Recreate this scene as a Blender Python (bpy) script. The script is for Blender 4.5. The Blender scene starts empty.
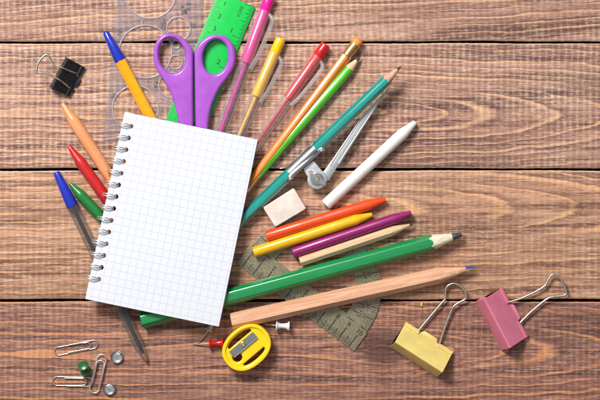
import bpy, bmesh, math, random
from mathutils import Vector, Matrix, Euler

random.seed(7)
scene = bpy.context.scene
COL = scene.collection
S = 0.00075            # metres covered by one photo pixel on the table top
H = 1.50               # camera height above the table top
MM = 0.001


def W(px, py, z=0.0):
    """point at height z that the straight-down camera sees at photo pixel (px, py)"""
    k = (H - z) / H
    return Vector(((px - 300) * S * k, (200 - py) * S * k, z))


# ------------------------------------------------------------------ node helpers
class NT:
    def __init__(self, name):
        self.mat = bpy.data.materials.new(name)
        self.mat.use_nodes = True
        self.t = self.mat.node_tree
        self.t.nodes.clear()
        self.out = self.t.nodes.new('ShaderNodeOutputMaterial')

    def n(self, typ, **kw):
        nd = self.t.nodes.new(typ)
        for k, v in kw.items():
            setattr(nd, k, v)
        return nd

    def link(self, a, b):
        self.t.links.new(a, b)

    def val(self, sock, v):
        if isinstance(v, (int, float)):
            sock.default_value = v
        elif isinstance(v, (tuple, list)):
            sock.default_value = tuple(v) + ((1.0,) if len(v) == 3 and sock.type == 'RGBA' else ())
        else:
            self.link(v, sock)

    def math(self, op, a, b=0.0, c=0.0, clamp=False):
        m = self.n('ShaderNodeMath', operation=op)
        m.use_clamp = clamp
        for i, v in enumerate((a, b, c)):
            self.val(m.inputs[i], v)
        return m.outputs[0]

    def mix(self, f, a, b, blend='MIX'):
        m = self.n('ShaderNodeMix', data_type='RGBA', blend_type=blend)
        self.val(m.inputs[0], f)
        self.val(m.inputs[6], a)
        self.val(m.inputs[7], b)
        return m.outputs[2]

    def coords(self):
        return self.n('ShaderNodeTexCoord').outputs['Object']

    def mapped(self, co, scale=(1, 1, 1), rot=(0, 0, 0), loc=(0, 0, 0)):
        m = self.n('ShaderNodeMapping')
        m.inputs['Scale'].default_value = scale
        m.inputs['Rotation'].default_value = rot
        m.inputs['Location'].default_value = loc
        self.link(co, m.inputs['Vector'])
        return m.outputs[0]

    def noise(self, co, scale=1.0, detail=3.0, rough=0.55, dist=0.0, dims='3D'):
        nz = self.n('ShaderNodeTexNoise', noise_dimensions=dims)
        if dims == '1D':
            self.val(nz.inputs['W'], co)
        else:
            self.link(co, nz.inputs['Vector'])
        nz.inputs['Scale'].default_value = scale
        nz.inputs['Detail'].default_value = detail
        nz.inputs['Roughness'].default_value = rough
        nz.inputs['Distortion'].default_value = dist
        return nz.outputs['Fac']

    def ramp(self, v, a, b):
        """smooth 0..1 between a and b"""
        m = self.n('ShaderNodeMapRange', interpolation_type='SMOOTHSTEP')
        self.val(m.inputs['Value'], v)
        m.inputs['From Min'].default_value = a
        m.inputs['From Max'].default_value = b
        return m.outputs['Result']

    def bump(self, h, strength=0.3, dist=0.0003):
        b = self.n('ShaderNodeBump')
        b.inputs['Strength'].default_value = strength
        b.inputs['Distance'].default_value = dist
        self.link(h, b.inputs['Height'])
        return b.outputs[0]

    def bsdf(self, color, rough=0.5, metal=0.0, spec=0.5, coat=0.0, coat_rough=0.05, normal=None, sss=0.0, sheen=0.0):
        p = self.n('ShaderNodeBsdfPrincipled')
        self.val(p.inputs['Base Color'], color)
        self.val(p.inputs['Roughness'], rough)
        self.val(p.inputs['Metallic'], metal)
        p.inputs['Specular IOR Level'].default_value = spec
        p.inputs['Coat Weight'].default_value = coat
        p.inputs['Coat Roughness'].default_value = coat_rough
        if sss:
            p.inputs['Subsurface Weight'].default_value = sss
            p.inputs['Subsurface Radius'].default_value = (0.002, 0.0015, 0.001)
            p.inputs['Subsurface Scale'].default_value = 1.0
        if normal is not None:
            self.link(normal, p.inputs['Normal'])
        return p.outputs[0]

    def done(self, sh):
        self.link(sh, self.out.inputs['Surface'])
        return self.mat


def srgb(r, g, b):
    def f(c):
        c /= 255.0
        return c / 12.92 if c <= 0.04045 else ((c + 0.055) / 1.055) ** 2.4
    return (f(r), f(g), f(b))


def mul(c, k):
    return tuple(min(1.0, x * k) for x in c)


def plastic(name, c, rough=0.3, var=0.12, scale=300, bump=0.06, coat=0.0, spec=0.5, sss=0.0):
    m = NT(name)
    co = m.coords()
    n1 = m.noise(co, scale, 4)
    n2 = m.noise(co, scale * 9, 3)
    col = m.mix(m.ramp(n1, 0.3, 0.7), mul(c, 1 - var), mul(c, 1 + var))
    r = m.math('MULTIPLY_ADD', n1, 0.16, rough - 0.08)
    return m.done(m.bsdf(col, r, spec=spec, coat=coat, sss=sss, normal=m.bump(n2, bump, 0.0002)))


def wax(name, c, dark=0.82):
    """crayon wax: slightly speckled, soft gloss, faint scuffs along the stick"""
    m = NT(name)
    co = m.coords()
    streak = m.noise(m.mapped(co, (60, 900, 900)), 1, 3)
    sp = m.noise(co, 2600, 2)
    blot = m.noise(co, 220, 3)
    col = m.mix(m.ramp(streak, 0.35, 0.75), mul(c, dark), c)
    col = m.mix(m.math('MULTIPLY', m.ramp(sp, 0.58, 0.72), 0.5), col, mul([min(1, x + 0.10) for x in c], 1.15))
    col = m.mix(m.math('MULTIPLY', m.ramp(blot, 0.56, 0.70), 0.4), col, mul(c, 0.72))
    h = m.math('ADD', m.math('MULTIPLY', sp, 0.5), streak)
    return m.done(m.bsdf(col, m.math('MULTIPLY_ADD', streak, 0.2, 0.22), spec=0.5, coat=0.25, coat_rough=0.2, normal=m.bump(h, 0.16, 0.0003)))


def timber(name, c1, c2, rough=0.55, along=25, across=900, spec=0.3):
    """bare pencil wood, grain along local X"""
    m = NT(name)
    co = m.coords()
    g = m.noise(m.mapped(co, (along, across, across)), 1, 4, 0.6)
    g2 = m.noise(m.mapped(co, (along * 9, across * 2.2, across * 2.2)), 1, 2)
    col = m.mix(m.ramp(g, 0.3, 0.72), c1, c2)
    col = m.mix(m.math('MULTIPLY', m.ramp(g2, 0.58, 0.7), 0.45), col, mul(c1, 0.6))
    return m.done(m.bsdf(col, rough, spec=spec, normal=m.bump(g2, 0.2, 0.0003)))


def metal(name, c, rough=0.25, scale=400, aniso=(1, 1, 1), bump=0.1):
    m = NT(name)
    co = m.mapped(m.coords(), aniso)
    n = m.noise(co, scale, 4)
    col = m.mix(m.ramp(n, 0.3, 0.7), mul(c, 0.82), c)
    return m.done(m.bsdf(col, m.math('MULTIPLY_ADD', n, 0.22, rough - 0.08), metal=1.0, normal=m.bump(n, bump, 0.0002)))


def clear(name, tint=(1, 1, 1), edge=(0.85, 0.84, 0.86), body=0.04, edge_w=0.30, blend=0.35, power=1.0, walls=1.0, rough=0.06):
    """thin clear plastic: light passes, rims turn milky, the surface stays glossy"""
    m = NT(name)
    tr = m.n('ShaderNodeBsdfTransparent')
    tr.inputs[0].default_value = (*tint, 1)
    df = m.n('ShaderNodeBsdfDiffuse')
    df.inputs[0].default_value = (*edge, 1)
    gl = m.n('ShaderNodeBsdfGlossy')
    gl.inputs['Roughness'].default_value = rough
    lw = m.n('ShaderNodeLayerWeight')
    lw.inputs['Blend'].default_value = blend
    fr = m.n('ShaderNodeFresnel')
    fr.inputs['IOR'].default_value = 1.5
    n = m.noise(m.coords(), 300, 3)
    f = m.math('MULTIPLY_ADD', m.math('POWER', lw.outputs['Facing'], power), edge_w, body)
    f = m.math('MULTIPLY', f, m.math('MULTIPLY_ADD', n, 0.4, 0.8), clamp=True)
    mx = m.n('ShaderNodeMixShader')
    m.val(mx.inputs[0], f)
    m.link(tr.outputs[0], mx.inputs[1])
    m.link(df.outputs[0], mx.inputs[2])
    mx2 = m.n('ShaderNodeMixShader')
    m.val(mx2.inputs[0], m.math('MINIMUM', m.math('MULTIPLY', fr.outputs[0], 0.95 * walls), 0.28))
    m.link(mx.outputs[0], mx2.inputs[1])
    m.link(gl.outputs[0], mx2.inputs[2])
    return m.done(mx2.outputs[0])


# ------------------------------------------------------------------ table top wood
def table_wood(name, y0, z0, x0, k, freq, rot=0.0, tones=(), seed=0.0, knot=None, saw_amt=0.75):
    m = NT(name)
    co = m.coords()
    off = m.mapped(co, (1, 1, 1), (0, 0, rot), (seed * 1.37, 0, seed))
    wob = m.noise(m.mapped(off, (7, 20, 1)), 1, 4, 0.6)
    wob2 = m.noise(m.mapped(off, (40, 180, 1)), 1, 3, 0.6)
    rc = m.mapped(co, (1, 1, 1), (0, 0, rot))
    sx = m.n('ShaderNodeSeparateXYZ')
    m.link(rc, sx.inputs[0])
    X, Y = sx.outputs[0], sx.outputs[1]
    yw = m.math('ADD', m.math('SUBTRACT', Y, y0), m.math('MULTIPLY_ADD', wob, 0.015, -0.0075))
    dxk = m.math('SUBTRACT', X, x0)
    zw = m.math('ADD', m.math('ADD', m.math('MULTIPLY', m.math('MAXIMUM', dxk, 0.0), k), m.math('MULTIPLY', m.math('MINIMUM', dxk, 0.0), k * 0.14)), z0)
    r = m.math('SQRT', m.math('ADD', m.math('MULTIPLY', yw, yw), m.math('MULTIPLY', zw, zw)))
    r = m.math('ADD', r, m.math('MULTIPLY_ADD', wob2, 0.0022, -0.0011))
    if knot:
        kx, ky, kr, ks = knot
        dx = m.math('MULTIPLY', m.math('SUBTRACT', X, kx), 0.75)
        dy = m.math('SUBTRACT', Y, ky)
        kd = m.math('SQRT', m.math('ADD', m.math('MULTIPLY', dx, dx), m.math('MULTIPLY', dy, dy)))
        push = m.math('MULTIPLY', m.math('EXPONENT', m.math('MULTIPLY', kd, -1.0 / kr)), ks)
        r = m.math('ADD', r, push)
    # uneven ring spacing
    rr = m.math('ADD', m.math('MULTIPLY', r, freq),
                m.math('MULTIPLY', m.noise(m.math('MULTIPLY', r, freq * 0.55), 1, 2, dims='1D'), 1.6))
    fr = m.math('FRACT', rr)
    late = m.math('MULTIPLY', m.ramp(fr, 0.74, 0.90), m.math('SUBTRACT', 1.0, m.ramp(fr, 0.93, 1.0)))
    late_amt = m.ramp(m.noise(m.mapped(off, (9, 50, 1)), 1, 3), 0.30, 0.56)
    late = m.math('MULTIPLY', late, late_amt)
    # fibres and saw marks
    fib = m.noise(m.mapped(off, (55, 860, 1)), 1, 5, 0.72)
    streak = m.noise(m.mapped(off, (14, 300, 1)), 1, 5, 0.7)
    big = m.noise(m.mapped(off, (4, 30, 1)), 1, 3, 0.55)
    dash = m.noise(m.mapped(off, (210, 560, 1)), 1, 3, 0.6)
    sawn = m.noise(m.mapped(off, (330, 42, 1)), 1, 3, 0.6)
    sawp = m.n('ShaderNodeTexWave', wave_type='BANDS', bands_direction='X', wave_profile='SIN')
    m.link(m.mapped(off, (1, 1, 1), (0, 0, 0.012)), sawp.inputs['Vector'])
    sawp.inputs['Scale'].default_value = 66
    sawp.inputs['Distortion'].default_value = 1.6
    sawp.inputs['Detail'].default_value = 2
    sawp.inputs['Detail Scale'].default_value = 1.2
    saw = m.math('ADD', m.math('MULTIPLY', sawp.outputs['Fac'], 0.45), m.math('MULTIPLY', sawn, 0.55))
    fine = m.noise(m.mapped(off, (500, 2200, 1)), 1, 2, 0.6)

    mid, deep, pale, tan = (srgb(*c) for c in tones)
    brown = tuple(0.5 * a + 0.5 * b for a, b in zip(mid, deep))
    base = m.mix(m.ramp(streak, 0.36, 0.60), brown, mid)
    base = m.mix(m.math('MULTIPLY', m.ramp(big, 0.50, 0.70), 0.5), base, tuple(0.6 * a + 0.4 * b for a, b in zip(mid, pale)))
    # long dark streaks that follow the grain
    st2 = m.noise(m.mapped(off, (6, 190, 1), (0, 0, 0), (3, 7, 0)), 1, 6, 0.72)
    base = m.mix(m.math('MULTIPLY', m.ramp(st2, 0.48, 0.60), 0.95), base, deep)
    zone = m.noise(m.mapped(off, (3.5, 46, 1), (0, 0, 0), (11, 2, 0)), 1, 3, 0.55)
    base = m.mix(m.math('MULTIPLY', m.ramp(zone, 0.50, 0.64), 0.6), base, deep)
    # darker stain dashes lie between the saw ridges
    dk = m.math('MULTIPLY', m.ramp(dash, 0.50, 0.64), m.math('SUBTRACT', 1.0, m.ramp(saw, 0.30, 0.66)))
    base = m.mix(m.math('MULTIPLY', dk, 0.55 * saw_amt), base, deep)
    # pale fibres stand out where the saw ridges cross them
    pf = m.math('MULTIPLY', m.ramp(fib, 0.47, 0.64), m.math('MULTIPLY_ADD', m.ramp(saw, 0.34, 0.66), 0.78 * saw_amt, 1 - 0.78 * saw_amt))
    patch = m.ramp(m.noise(m.mapped(off, (6, 22, 1)), 1, 3), 0.30, 0.68)
    pf = m.math('MULTIPLY', pf, m.math('MULTIPLY_ADD', patch, 0.62, 0.22))
    col = m.mix(pf, base, pale)
    col = m.mix(m.math('MULTIPLY', m.ramp(saw, 0.50, 0.70), m.math('MULTIPLY_ADD', patch, 0.20 * saw_amt, 0.05 * saw_amt)), col, pale)
    grit = m.noise(m.mapped(off, (190, 1150, 1)), 1, 4, 0.75)
    lt = m.math('MULTIPLY', late, m.math('MULTIPLY', m.ramp(grit, 0.22, 0.52), m.math('MULTIPLY_ADD', fib, 0.9, 0.60)))
    ltc = m.mix(m.math('MULTIPLY', m.ramp(saw, 0.42, 0.66), 0.6), tan, pale)
    col = m.mix(m.math('MULTIPLY', lt, 0.78, clamp=True), col, ltc)
    # earlywood just beside each ring soaks up more stain
    early = m.math('MULTIPLY', m.math('SUBTRACT', 1.0, m.ramp(fr, 0.0, 0.40)), 0.50)
    col = m.mix(m.math('MULTIPLY', early, late_amt), col, deep)
    # torn fibres: short bright and dark ticks a fraction of a millimetre wide
    col = m.mix(m.math('MULTIPLY', m.ramp(grit, 0.53, 0.66), 0.44), col, tuple(0.75 * a + 0.25 * b for a, b in zip(deep, mid)))
    col = m.mix(m.math('MULTIPLY', m.math('SUBTRACT', 1.0, m.ramp(grit, 0.34, 0.46)), 0.44), col, pale)
    pore = m.ramp(m.noise(m.mapped(off, (70, 1500, 1)), 1, 2), 0.64, 0.72)
    col = m.mix(m.math('MULTIPLY', pore, 0.5), col, mul(deep, 0.62))
    # a few small dark flecks and pin knots
    vor = m.n('ShaderNodeTexVoronoi')
    m.link(m.mapped(off, (13, 26, 1)), vor.inputs['Vector'])
    vor.inputs['Scale'].default_value = 1
    vor.inputs['Randomness'].default_value = 1
    fl = m.math('SUBTRACT', 1.0, m.ramp(vor.outputs['Distance'], 0.02, 0.075))
    col = m.mix(m.math('MULTIPLY', fl, 0.6), col, srgb(122, 64, 44))
    if knot:
        kk = m.math('SUBTRACT', 1.0, m.ramp(m.math('MULTIPLY_ADD', wob2, kr * 0.5, kd), kr * 0.65, kr * 1.9))
        col = m.mix(m.math('MULTIPLY', kk, m.math('MULTIPLY_ADD', fib, -0.5, 1.05), clamp=True), col, srgb(70, 40, 42))
    # rounded long edges paler: rubbed-off stain, plus the bright lit rim painted into the colour
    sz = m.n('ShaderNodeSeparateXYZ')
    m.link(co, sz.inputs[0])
    worn_lit_rim = m.math('SUBTRACT', 1.0, m.ramp(sz.outputs[2], -0.0009, -0.00003))
    worn_lit_rim = m.math('MULTIPLY', worn_lit_rim, m.ramp(sz.outputs[2], -0.0022, -0.0012))
    col = m.mix(m.math('MULTIPLY', worn_lit_rim, m.math('MULTIPLY_ADD', fib, 0.9, 0.35), clamp=True), col, pale)
    hgt = m.math('ADD', m.math('MULTIPLY', saw, 0.45),
                 m.math('ADD', m.math('MULTIPLY', fib, 0.7),
                        m.math('ADD', m.math('MULTIPLY', late, 0.4), m.math('MULTIPLY', grit, -0.8))))
    return m.done(m.bsdf(col, m.math('MULTIPLY_ADD', fib, 0.25, 0.42), spec=0.32, normal=m.bump(hgt, 0.5, 0.0004)))


# ------------------------------------------------------------------ object helpers
def tag(o, label=None, cat=None, group=None, kind=None):
    if label:
        o['label'] = label
    if cat:
        o['category'] = cat
    if group:
        o['group'] = group
    if kind:
        o['kind'] = kind
    return o


def root(name, loc, label, cat, group=None, x_axis=None, rot=None):
    o = bpy.data.objects.new(name, None)
    o.empty_display_size = 0.01
    COL.objects.link(o)
    o.location = loc
    if x_axis is not None:            # local +X along the thing, local Z upward
        x = Vector(x_axis).normalized()
        y = Vector((0, 0, 1)).cross(x).normalized()
        z = x.cross(y)
        M = Matrix((x, y, z)).transposed()
        o.rotation_euler = M.to_euler()
    if rot is not None:
        o.rotation_euler = rot
    return tag(o, label, cat, group)


def mesh_obj(name, bm, mat, parent=None, smooth=40, offset=None):
    """link a bmesh as one object; offset is subtracted when it was built in world space"""
    if offset is not None:
        bmesh.ops.translate(bm, verts=bm.verts, vec=-Vector(offset))
    bmesh.ops.recalc_face_normals(bm, faces=bm.faces)
    me = bpy.data.meshes.new(name)
    bm.to_mesh(me)
    bm.free()
    return link_mesh(name, me, mat, parent, smooth)


def link_mesh(name, me, mat, parent=None, smooth=40):
    if smooth:
        for p in me.polygons:
            p.use_smooth = True
        try:
            me.set_sharp_from_angle(angle=math.radians(smooth))
        except Exception:
            pass
    me.materials.clear()
    me.materials.append(mat)
    o = bpy.data.objects.new(name, me)
    COL.objects.link(o)
    if parent is not None:
        o.parent = parent
    return o


def lathe(bm, prof, n=40, radfun=None, cap=True, origin=(0, 0, 0), axis='X'):
    """prof: (t, r) pairs along the axis; radfun(phi) scales the radius (hexagons)"""
    rings = []
    ox, oy, oz = origin
    for t, r in prof:
        ring = []
        for i in range(n):
            a = 2 * math.pi * i / n
            tt = t(a) if callable(t) else t
            rr = r(a) if callable(r) else r * (radfun(a) if radfun else 1)
            if axis == 'X':
                v = (ox + tt, oy + rr * math.cos(a), oz + rr * math.sin(a))
            else:
                v = (ox + rr * math.cos(a), oy + rr * math.sin(a), oz + tt)
            ring.append(bm.verts.new(v))
        rings.append(ring)
    for a, b in zip(rings, rings[1:]):
        for i in range(n):
            j = (i + 1) % n
            bm.faces.new((a[i], a[j], b[j], b[i]))
    if cap:
        bm.faces.new(rings[0][::-1])
        bm.faces.new(rings[-1])
    return bm


def tube(bm, pts, r, n=12, closed=False, taper=None, flat=None):
    """sweep a circle along a polyline"""
    pts = [Vector(p) for p in pts]
    N = len(pts)
    tang = []
    for i in range(N):
        if closed:
            t = pts[(i + 1) % N] - pts[i - 1]
        else:
            t = pts[min(i + 1, N - 1)] - pts[max(i - 1, 0)]
        tang.append(t.normalized())
    up = Vector((0, 0, 1))
    if abs(tang[0].dot(up)) > 0.9:
        up = Vector((0, 1, 0))
    nrm = (up - tang[0] * up.dot(tang[0])).normalized()
    rings = []
    for i in range(N):
        nrm = (nrm - tang[i] * nrm.dot(tang[i])).normalized()
        b = tang[i].cross(nrm)
        rr = r * (taper[i] if taper else 1)
        ring = [bm.verts.new(pts[i] + (nrm * math.cos(2 * math.pi * k / n) * (flat or 1) + b * math.sin(2 * math.pi * k / n)) * rr) for k in range(n)]
        rings.append(ring)
    prs = list(zip(rings, rings[1:]))
    if closed:
        # match the start ring to the end one so the seam does not twist
        prs.append((rings[-1], rings[0]))
    for q, (a, b) in enumerate(prs):
        shift = 0
        if closed and q == len(prs) - 1:
            shift = min(range(n), key=lambda s: sum((a[i].co - b[(i + s) % n].co).length for i in range(n)))
        for i in range(n):
            j = (i + 1) % n
            bm.faces.new((a[i], a[j], b[(j + shift) % n], b[(i + shift) % n]))
    if not closed:
        bm.faces.new(rings[0][::-1])
        bm.faces.new(rings[-1])
    return bm


def smooth_path(pts, per=8, closed=False):
    pts = [Vector(p) for p in pts]
    N = len(pts)
    out = []
    for i in range(N if closed else N - 1):
        p0 = pts[i - 1] if (closed or i > 0) else pts[0]
        p1 = pts[i]
        p2 = pts[(i + 1) % N]
        p3 = pts[(i + 2) % N] if (closed or i + 2 < N) else pts[-1]
        for k in range(per):
            t = k / per
            out.append(0.5 * ((2 * p1) + (p2 - p0) * t + (2 * p0 - 5 * p1 + 4 * p2 - p3) * t * t + (3 * p1 - p0 - 3 * p2 + p3) * t ** 3))
    if not closed:
        out.append(pts[-1])
    return out


def ellipse(cx, cy, a, b, rot=0.0, n=48, t0=0.0, t1=2 * math.pi, endpoint=False):
    out = []
    for i in range(n + (1 if endpoint else 0)):
        t = t0 + (t1 - t0) * i / n
        x, y = a * math.cos(t), b * math.sin(t)
        out.append((cx + x * math.cos(rot) - y * math.sin(rot), cy + x * math.sin(rot) + y * math.cos(rot)))
    return out


def prism_mesh(name, loops, z0, z1, bevel=0.0, res=3):
    """solid of thickness z0..z1 with the first loop as outline and the others as holes, rounded rims"""
    cu = bpy.data.curves.new(name, 'CURVE')
    cu.dimensions = '2D'
    cu.fill_mode = 'BOTH'
    for lp in loops:
        sp = cu.splines.new('POLY')
        sp.points.add(len(lp) - 1)
        for p, q in zip(sp.points, lp):
            p.co = (q[0], q[1], 0, 1)
        sp.use_cyclic_u = True
    cu.extrude = (z1 - z0) / 2 - bevel
    cu.bevel_depth = bevel
    cu.bevel_resolution = res
    cu.offset = -bevel
    ob = bpy.data.objects.new(name, cu)
    COL.objects.link(ob)
    dg = bpy.context.evaluated_depsgraph_get()
    dg.update()
    me = bpy.data.meshes.new_from_object(ob.evaluated_get(dg))
    bpy.data.objects.remove(ob)
    bpy.data.curves.remove(cu)
    bm = bmesh.new()
    bm.from_mesh(me)
    bpy.data.meshes.remove(me)
    bmesh.ops.remove_doubles(bm, verts=bm.verts, dist=1e-6)
    bmesh.ops.translate(bm, verts=bm.verts, vec=(0, 0, (z0 + z1) / 2))
    return bm


def text_bm(bm, body, size, M, thick=0.00003, bold=0.004):
    cu = bpy.data.curves.new('lettering', 'FONT')
    cu.body = body
    cu.size = size
    cu.align_x = 'CENTER'
    cu.align_y = 'CENTER'
    cu.extrude = thick
    cu.offset = size * bold
    cu.resolution_u = 3
    ob = bpy.data.objects.new('lettering', cu)
    COL.objects.link(ob)
    dg = bpy.context.evaluated_depsgraph_get()
    dg.update()
    me = bpy.data.meshes.new_from_object(ob.evaluated_get(dg))
    bpy.data.objects.remove(ob)
    bpy.data.curves.remove(cu)
    me.transform(M)
    bm.from_mesh(me)
    bpy.data.meshes.remove(me)


def box(bm, cx, cy, cz, sx, sy, sz, M=None):
    g = bmesh.ops.create_cube(bm, size=1)
    for v in g['verts']:
        v.co = Vector((cx + v.co.x * sx, cy + v.co.y * sy, cz + v.co.z * sz))
        if M is not None:
            v.co = M @ v.co
    return g['verts']


def pxloop(pts, z, loc):
    """photo-pixel outline at height z, relative to loc"""
    return [((W(x, y, z) - loc).x, (W(x, y, z) - loc).y) for x, y in pts]


def hexr(rot=0.0, rnd=0.75):
    def f(a):
        t = (a + rot) % (math.pi / 3) - math.pi / 6
        sharp = 1 / math.cos(t)
        return 1 + (sharp - 1) * rnd
    return f


# ------------------------------------------------------------------ shared materials
M_clear = clear('clear_plastic', (0.99, 0.98, 0.99), (0.95, 0.93, 0.95), 0.06, 0.62, 0.35, 2.8, walls=2.6, rough=0.13)
M_clear_pen = clear('clear_pen_plastic', (0.98, 0.96, 0.95), (0.42, 0.39, 0.38), 0.08, 0.66, 0.40, 2.4)
M_clip = clear('clip_plastic', (0.97, 0.96, 0.97), (0.92, 0.90, 0.92), 0.12, 0.5, 0.38, 2.0, walls=1.5, rough=0.24)
M_template = clear('template_plastic', (0.96, 0.96, 0.98), (0.84, 0.79, 0.85), 0.065, 0.18, 0.35)
M_steel = metal('bright_steel', (0.74, 0.73, 0.71), 0.17)
M_wire = metal('nickel_wire', (0.66, 0.62, 0.56), 0.28)
M_zinc = metal('brushed_zinc', (0.72, 0.73, 0.74), 0.36, 1500, (1, 1, 1), 0.12)
M_blade = metal('sharpener_steel', (0.36, 0.37, 0.38), 0.35, 300, (1, 12, 1), 0.25)
M_brass = metal('brass', (0.80, 0.56, 0.20), 0.25)
M_gold = metal('ferrule_gold', (0.86, 0.60, 0.28), 0.24)
M_black_ink = plastic('black_ink', (0.015, 0.015, 0.018), 0.4)
M_graphite = plastic('graphite', (0.045, 0.05, 0.055), 0.38, 0.3, 900, 0.3)

# ------------------------------------------------------------------ the table top
table = bpy.data.objects.new('tabletop', None)
COL.objects.link(table)
tag(table, kind='structure')


def plank(ya, yb, mat):
    """ya > yb are the long edges in photo pixels from the top"""
    y1, y0 = W(0, ya).y, W(0, yb).y
    r = 0.0018
    th = 0.018
    prof = [(y0 + 0.0002, -th)]
    for i in range(6):
        a = math.pi + (-math.pi / 2) * i / 5
        prof.append((y0 + r + r * math.cos(a), -r + r * math.sin(a)))
    for i in range(6):
        a = math.pi / 2 - (math.pi / 2) * i / 5
        prof.append((y1 - r + r * math.cos(a), -r + r * math.sin(a)))
    prof.append((y1 - 0.0002, -th))
    bm = bmesh.new()
    NX = 360
    rows = []
    for i in range(NX + 1):
        x = -0.45 + 0.9 * i / NX
        # long edges are not ruler-straight
        e0 = 0.00022 * math.sin(x * 31 + ya) + 0.00014 * math.sin(x * 83 + yb) + random.uniform(-1, 1) * 0.00013
        e1 = 0.00022 * math.sin(x * 27 + yb) + 0.00014 * math.sin(x * 71 + ya) + random.uniform(-1, 1) * 0.00013
        n = len(prof)
        rows.append([bm.verts.new((x, y + (e0 if k < n // 2 else e1), z)) for k, (y, z) in enumerate(prof)])
    for a, b in zip(rows, rows[1:]):
        n = len(prof)
        for k in range(n):
            j = (k + 1) % n
            bm.faces.new((a[k], a[j], b[j], b[k]))
    bm.faces.new(rows[0])
    bm.faces.new(rows[-1][::-1])
    o = mesh_obj('plank', bm, mat, table, 50)
    tag(o, kind='structure')
    return o


def wy(py):
    return (200 - py) * S


def wx(px):
    return (px - 300) * S


tones_top = ((182, 135, 115), (96, 59, 54), (240, 208, 184), (232, 176, 122))
tones_third = ((196, 146, 116), (106, 64, 50), (236, 200, 170), (232, 168, 110))
tones_low = ((148, 96, 82), (78, 45, 43), (212, 168, 140), (220, 142, 80))
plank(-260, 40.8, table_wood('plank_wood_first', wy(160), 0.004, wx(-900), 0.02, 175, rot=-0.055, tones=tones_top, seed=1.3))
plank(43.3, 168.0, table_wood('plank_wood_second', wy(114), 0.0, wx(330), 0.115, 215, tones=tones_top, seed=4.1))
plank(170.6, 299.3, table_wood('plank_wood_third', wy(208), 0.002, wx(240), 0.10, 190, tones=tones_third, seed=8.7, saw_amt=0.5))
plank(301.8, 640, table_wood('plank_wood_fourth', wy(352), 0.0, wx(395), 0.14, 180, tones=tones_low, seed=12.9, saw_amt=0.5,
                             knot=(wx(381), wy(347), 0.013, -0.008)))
bm = bmesh.new()
box(bm, 0, 0, -0.021, 0.92, 0.72, 0.004)
tag(mesh_obj('underlay', bm, timber('underlay_wood', (0.03, 0.02, 0.016), (0.05, 0.034, 0.026)), table, 0), kind='structure')


# ------------------------------------------------------------------ sticks: crayons, pencils, pens
def stick_root(name, a, b, r, base, label, cat, group=None, za=None, zb=None):
    """Empty at pixel a pointing to pixel b; r radius in pixels; base = height of the surface below"""
    R = r * S
    A = W(a[0], a[1], (za if za is not None else base + R))
    B = W(b[0], b[1], (zb if zb is not None else base + R))
    o = root(name, A, label, cat, group, x_axis=B - A)
    return o, (B - A).length, R


def crayon(a, b, r, base, color, label, tip=2.4, cone=16, name='crayon', cat='crayon', group='wax crayons', dark=0.82, shoulder=True, za=None, zb=None):
    """a = blunt back end, b = tip"""
    o, L, R = stick_root(name, a, b, r, base, label, cat, group, za, zb)
    c = cone * S
    rt = tip * S
    bm = bmesh.new()
    prof = [(0, R * 0.80), (0.0003, R * 0.94), (0.0009, R), (L * 0.33, R * 1.004), (L * 0.66, R * 0.996), (L - c - 0.0004, R * 0.99), (L - c + 0.0006, R * 0.955)]
    for i in range(1, 7):
        t = i / 6
        prof.append((L - c + c * t * 0.97, R * 0.955 + (rt - R * 0.955) * (t ** 1.1)))
    prof.append((L - 0.0001, rt * 0.8))
    lathe(bm, prof, 40)
    m = wax(label.split(' crayon')[0].replace(' ', '_') + '_wax', color, dark)
    o2 = mesh_obj('stick', bm, m, o, 35)
    return o


def pencil(a, b, r, base, paint, label, group='pencils', wood=None, lead=None, cone=20, lead_len=6, lead_r=1.6, hexrot=0.0, rnd=0.8,
           tip_r=0.5, za=None, zb=None, blunt=True, name='pencil'):
    o, L, R = stick_root(name, a, b, r, base, label, 'pencil', group, za, zb)
    f = hexr(hexrot, rnd)
    rin = R / f(0) if False else R * 0.93
    c = cone * S
    ll = lead_len * S
    lr = lead_r * S
    tlead = L - ll
    slope = (R * 1.02 - lr) / (c - ll)

    def bound(ang):
        rr = rin * f(ang)
        return L - ll - (rr - lr) / slope + 0.00035 * math.sin(ang * 3 + 1.0) * (r / 6)

    bm = bmesh.new()
    lathe(bm, [(0, lambda q: rin * f(q) * 0.93), (0.00035, lambda q: rin * f(q)), (L * 0.5, lambda q: rin * f(q)),
               (lambda q: bound(q) - 0.0002, lambda q: rin * f(q)), (bound, lambda q: rin * f(q) * 0.985)], 72)
    mesh_obj('body', bm, paint, o, 22)
    bm = bmesh.new()
    lathe(bm, [(lambda q: bound(q) - 0.0004, lambda q: rin * f(q) * 0.97), (bound, lambda q: rin * f(q) * 0.983),
               (lambda q: (bound(q) + tlead) / 2, lambda q: (rin * f(q) * 0.983 + lr) / 2), (tlead, lr)], 72)
    mesh_obj('sharpened_wood', bm, wood, o, 50)
    bm = bmesh.new()
    lathe(bm, [(tlead - 0.0004, lr * 0.96), (tlead, lr * 1.02), (tlead + ll * 0.5, (lr + tip_r * S) / 2 * 1.05), (L - 0.0002, tip_r * S), (L, tip_r * S * 0.6)], 24)
    mesh_obj('lead', bm, lead or M_graphite, o, 50)
    return o, L, R


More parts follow.
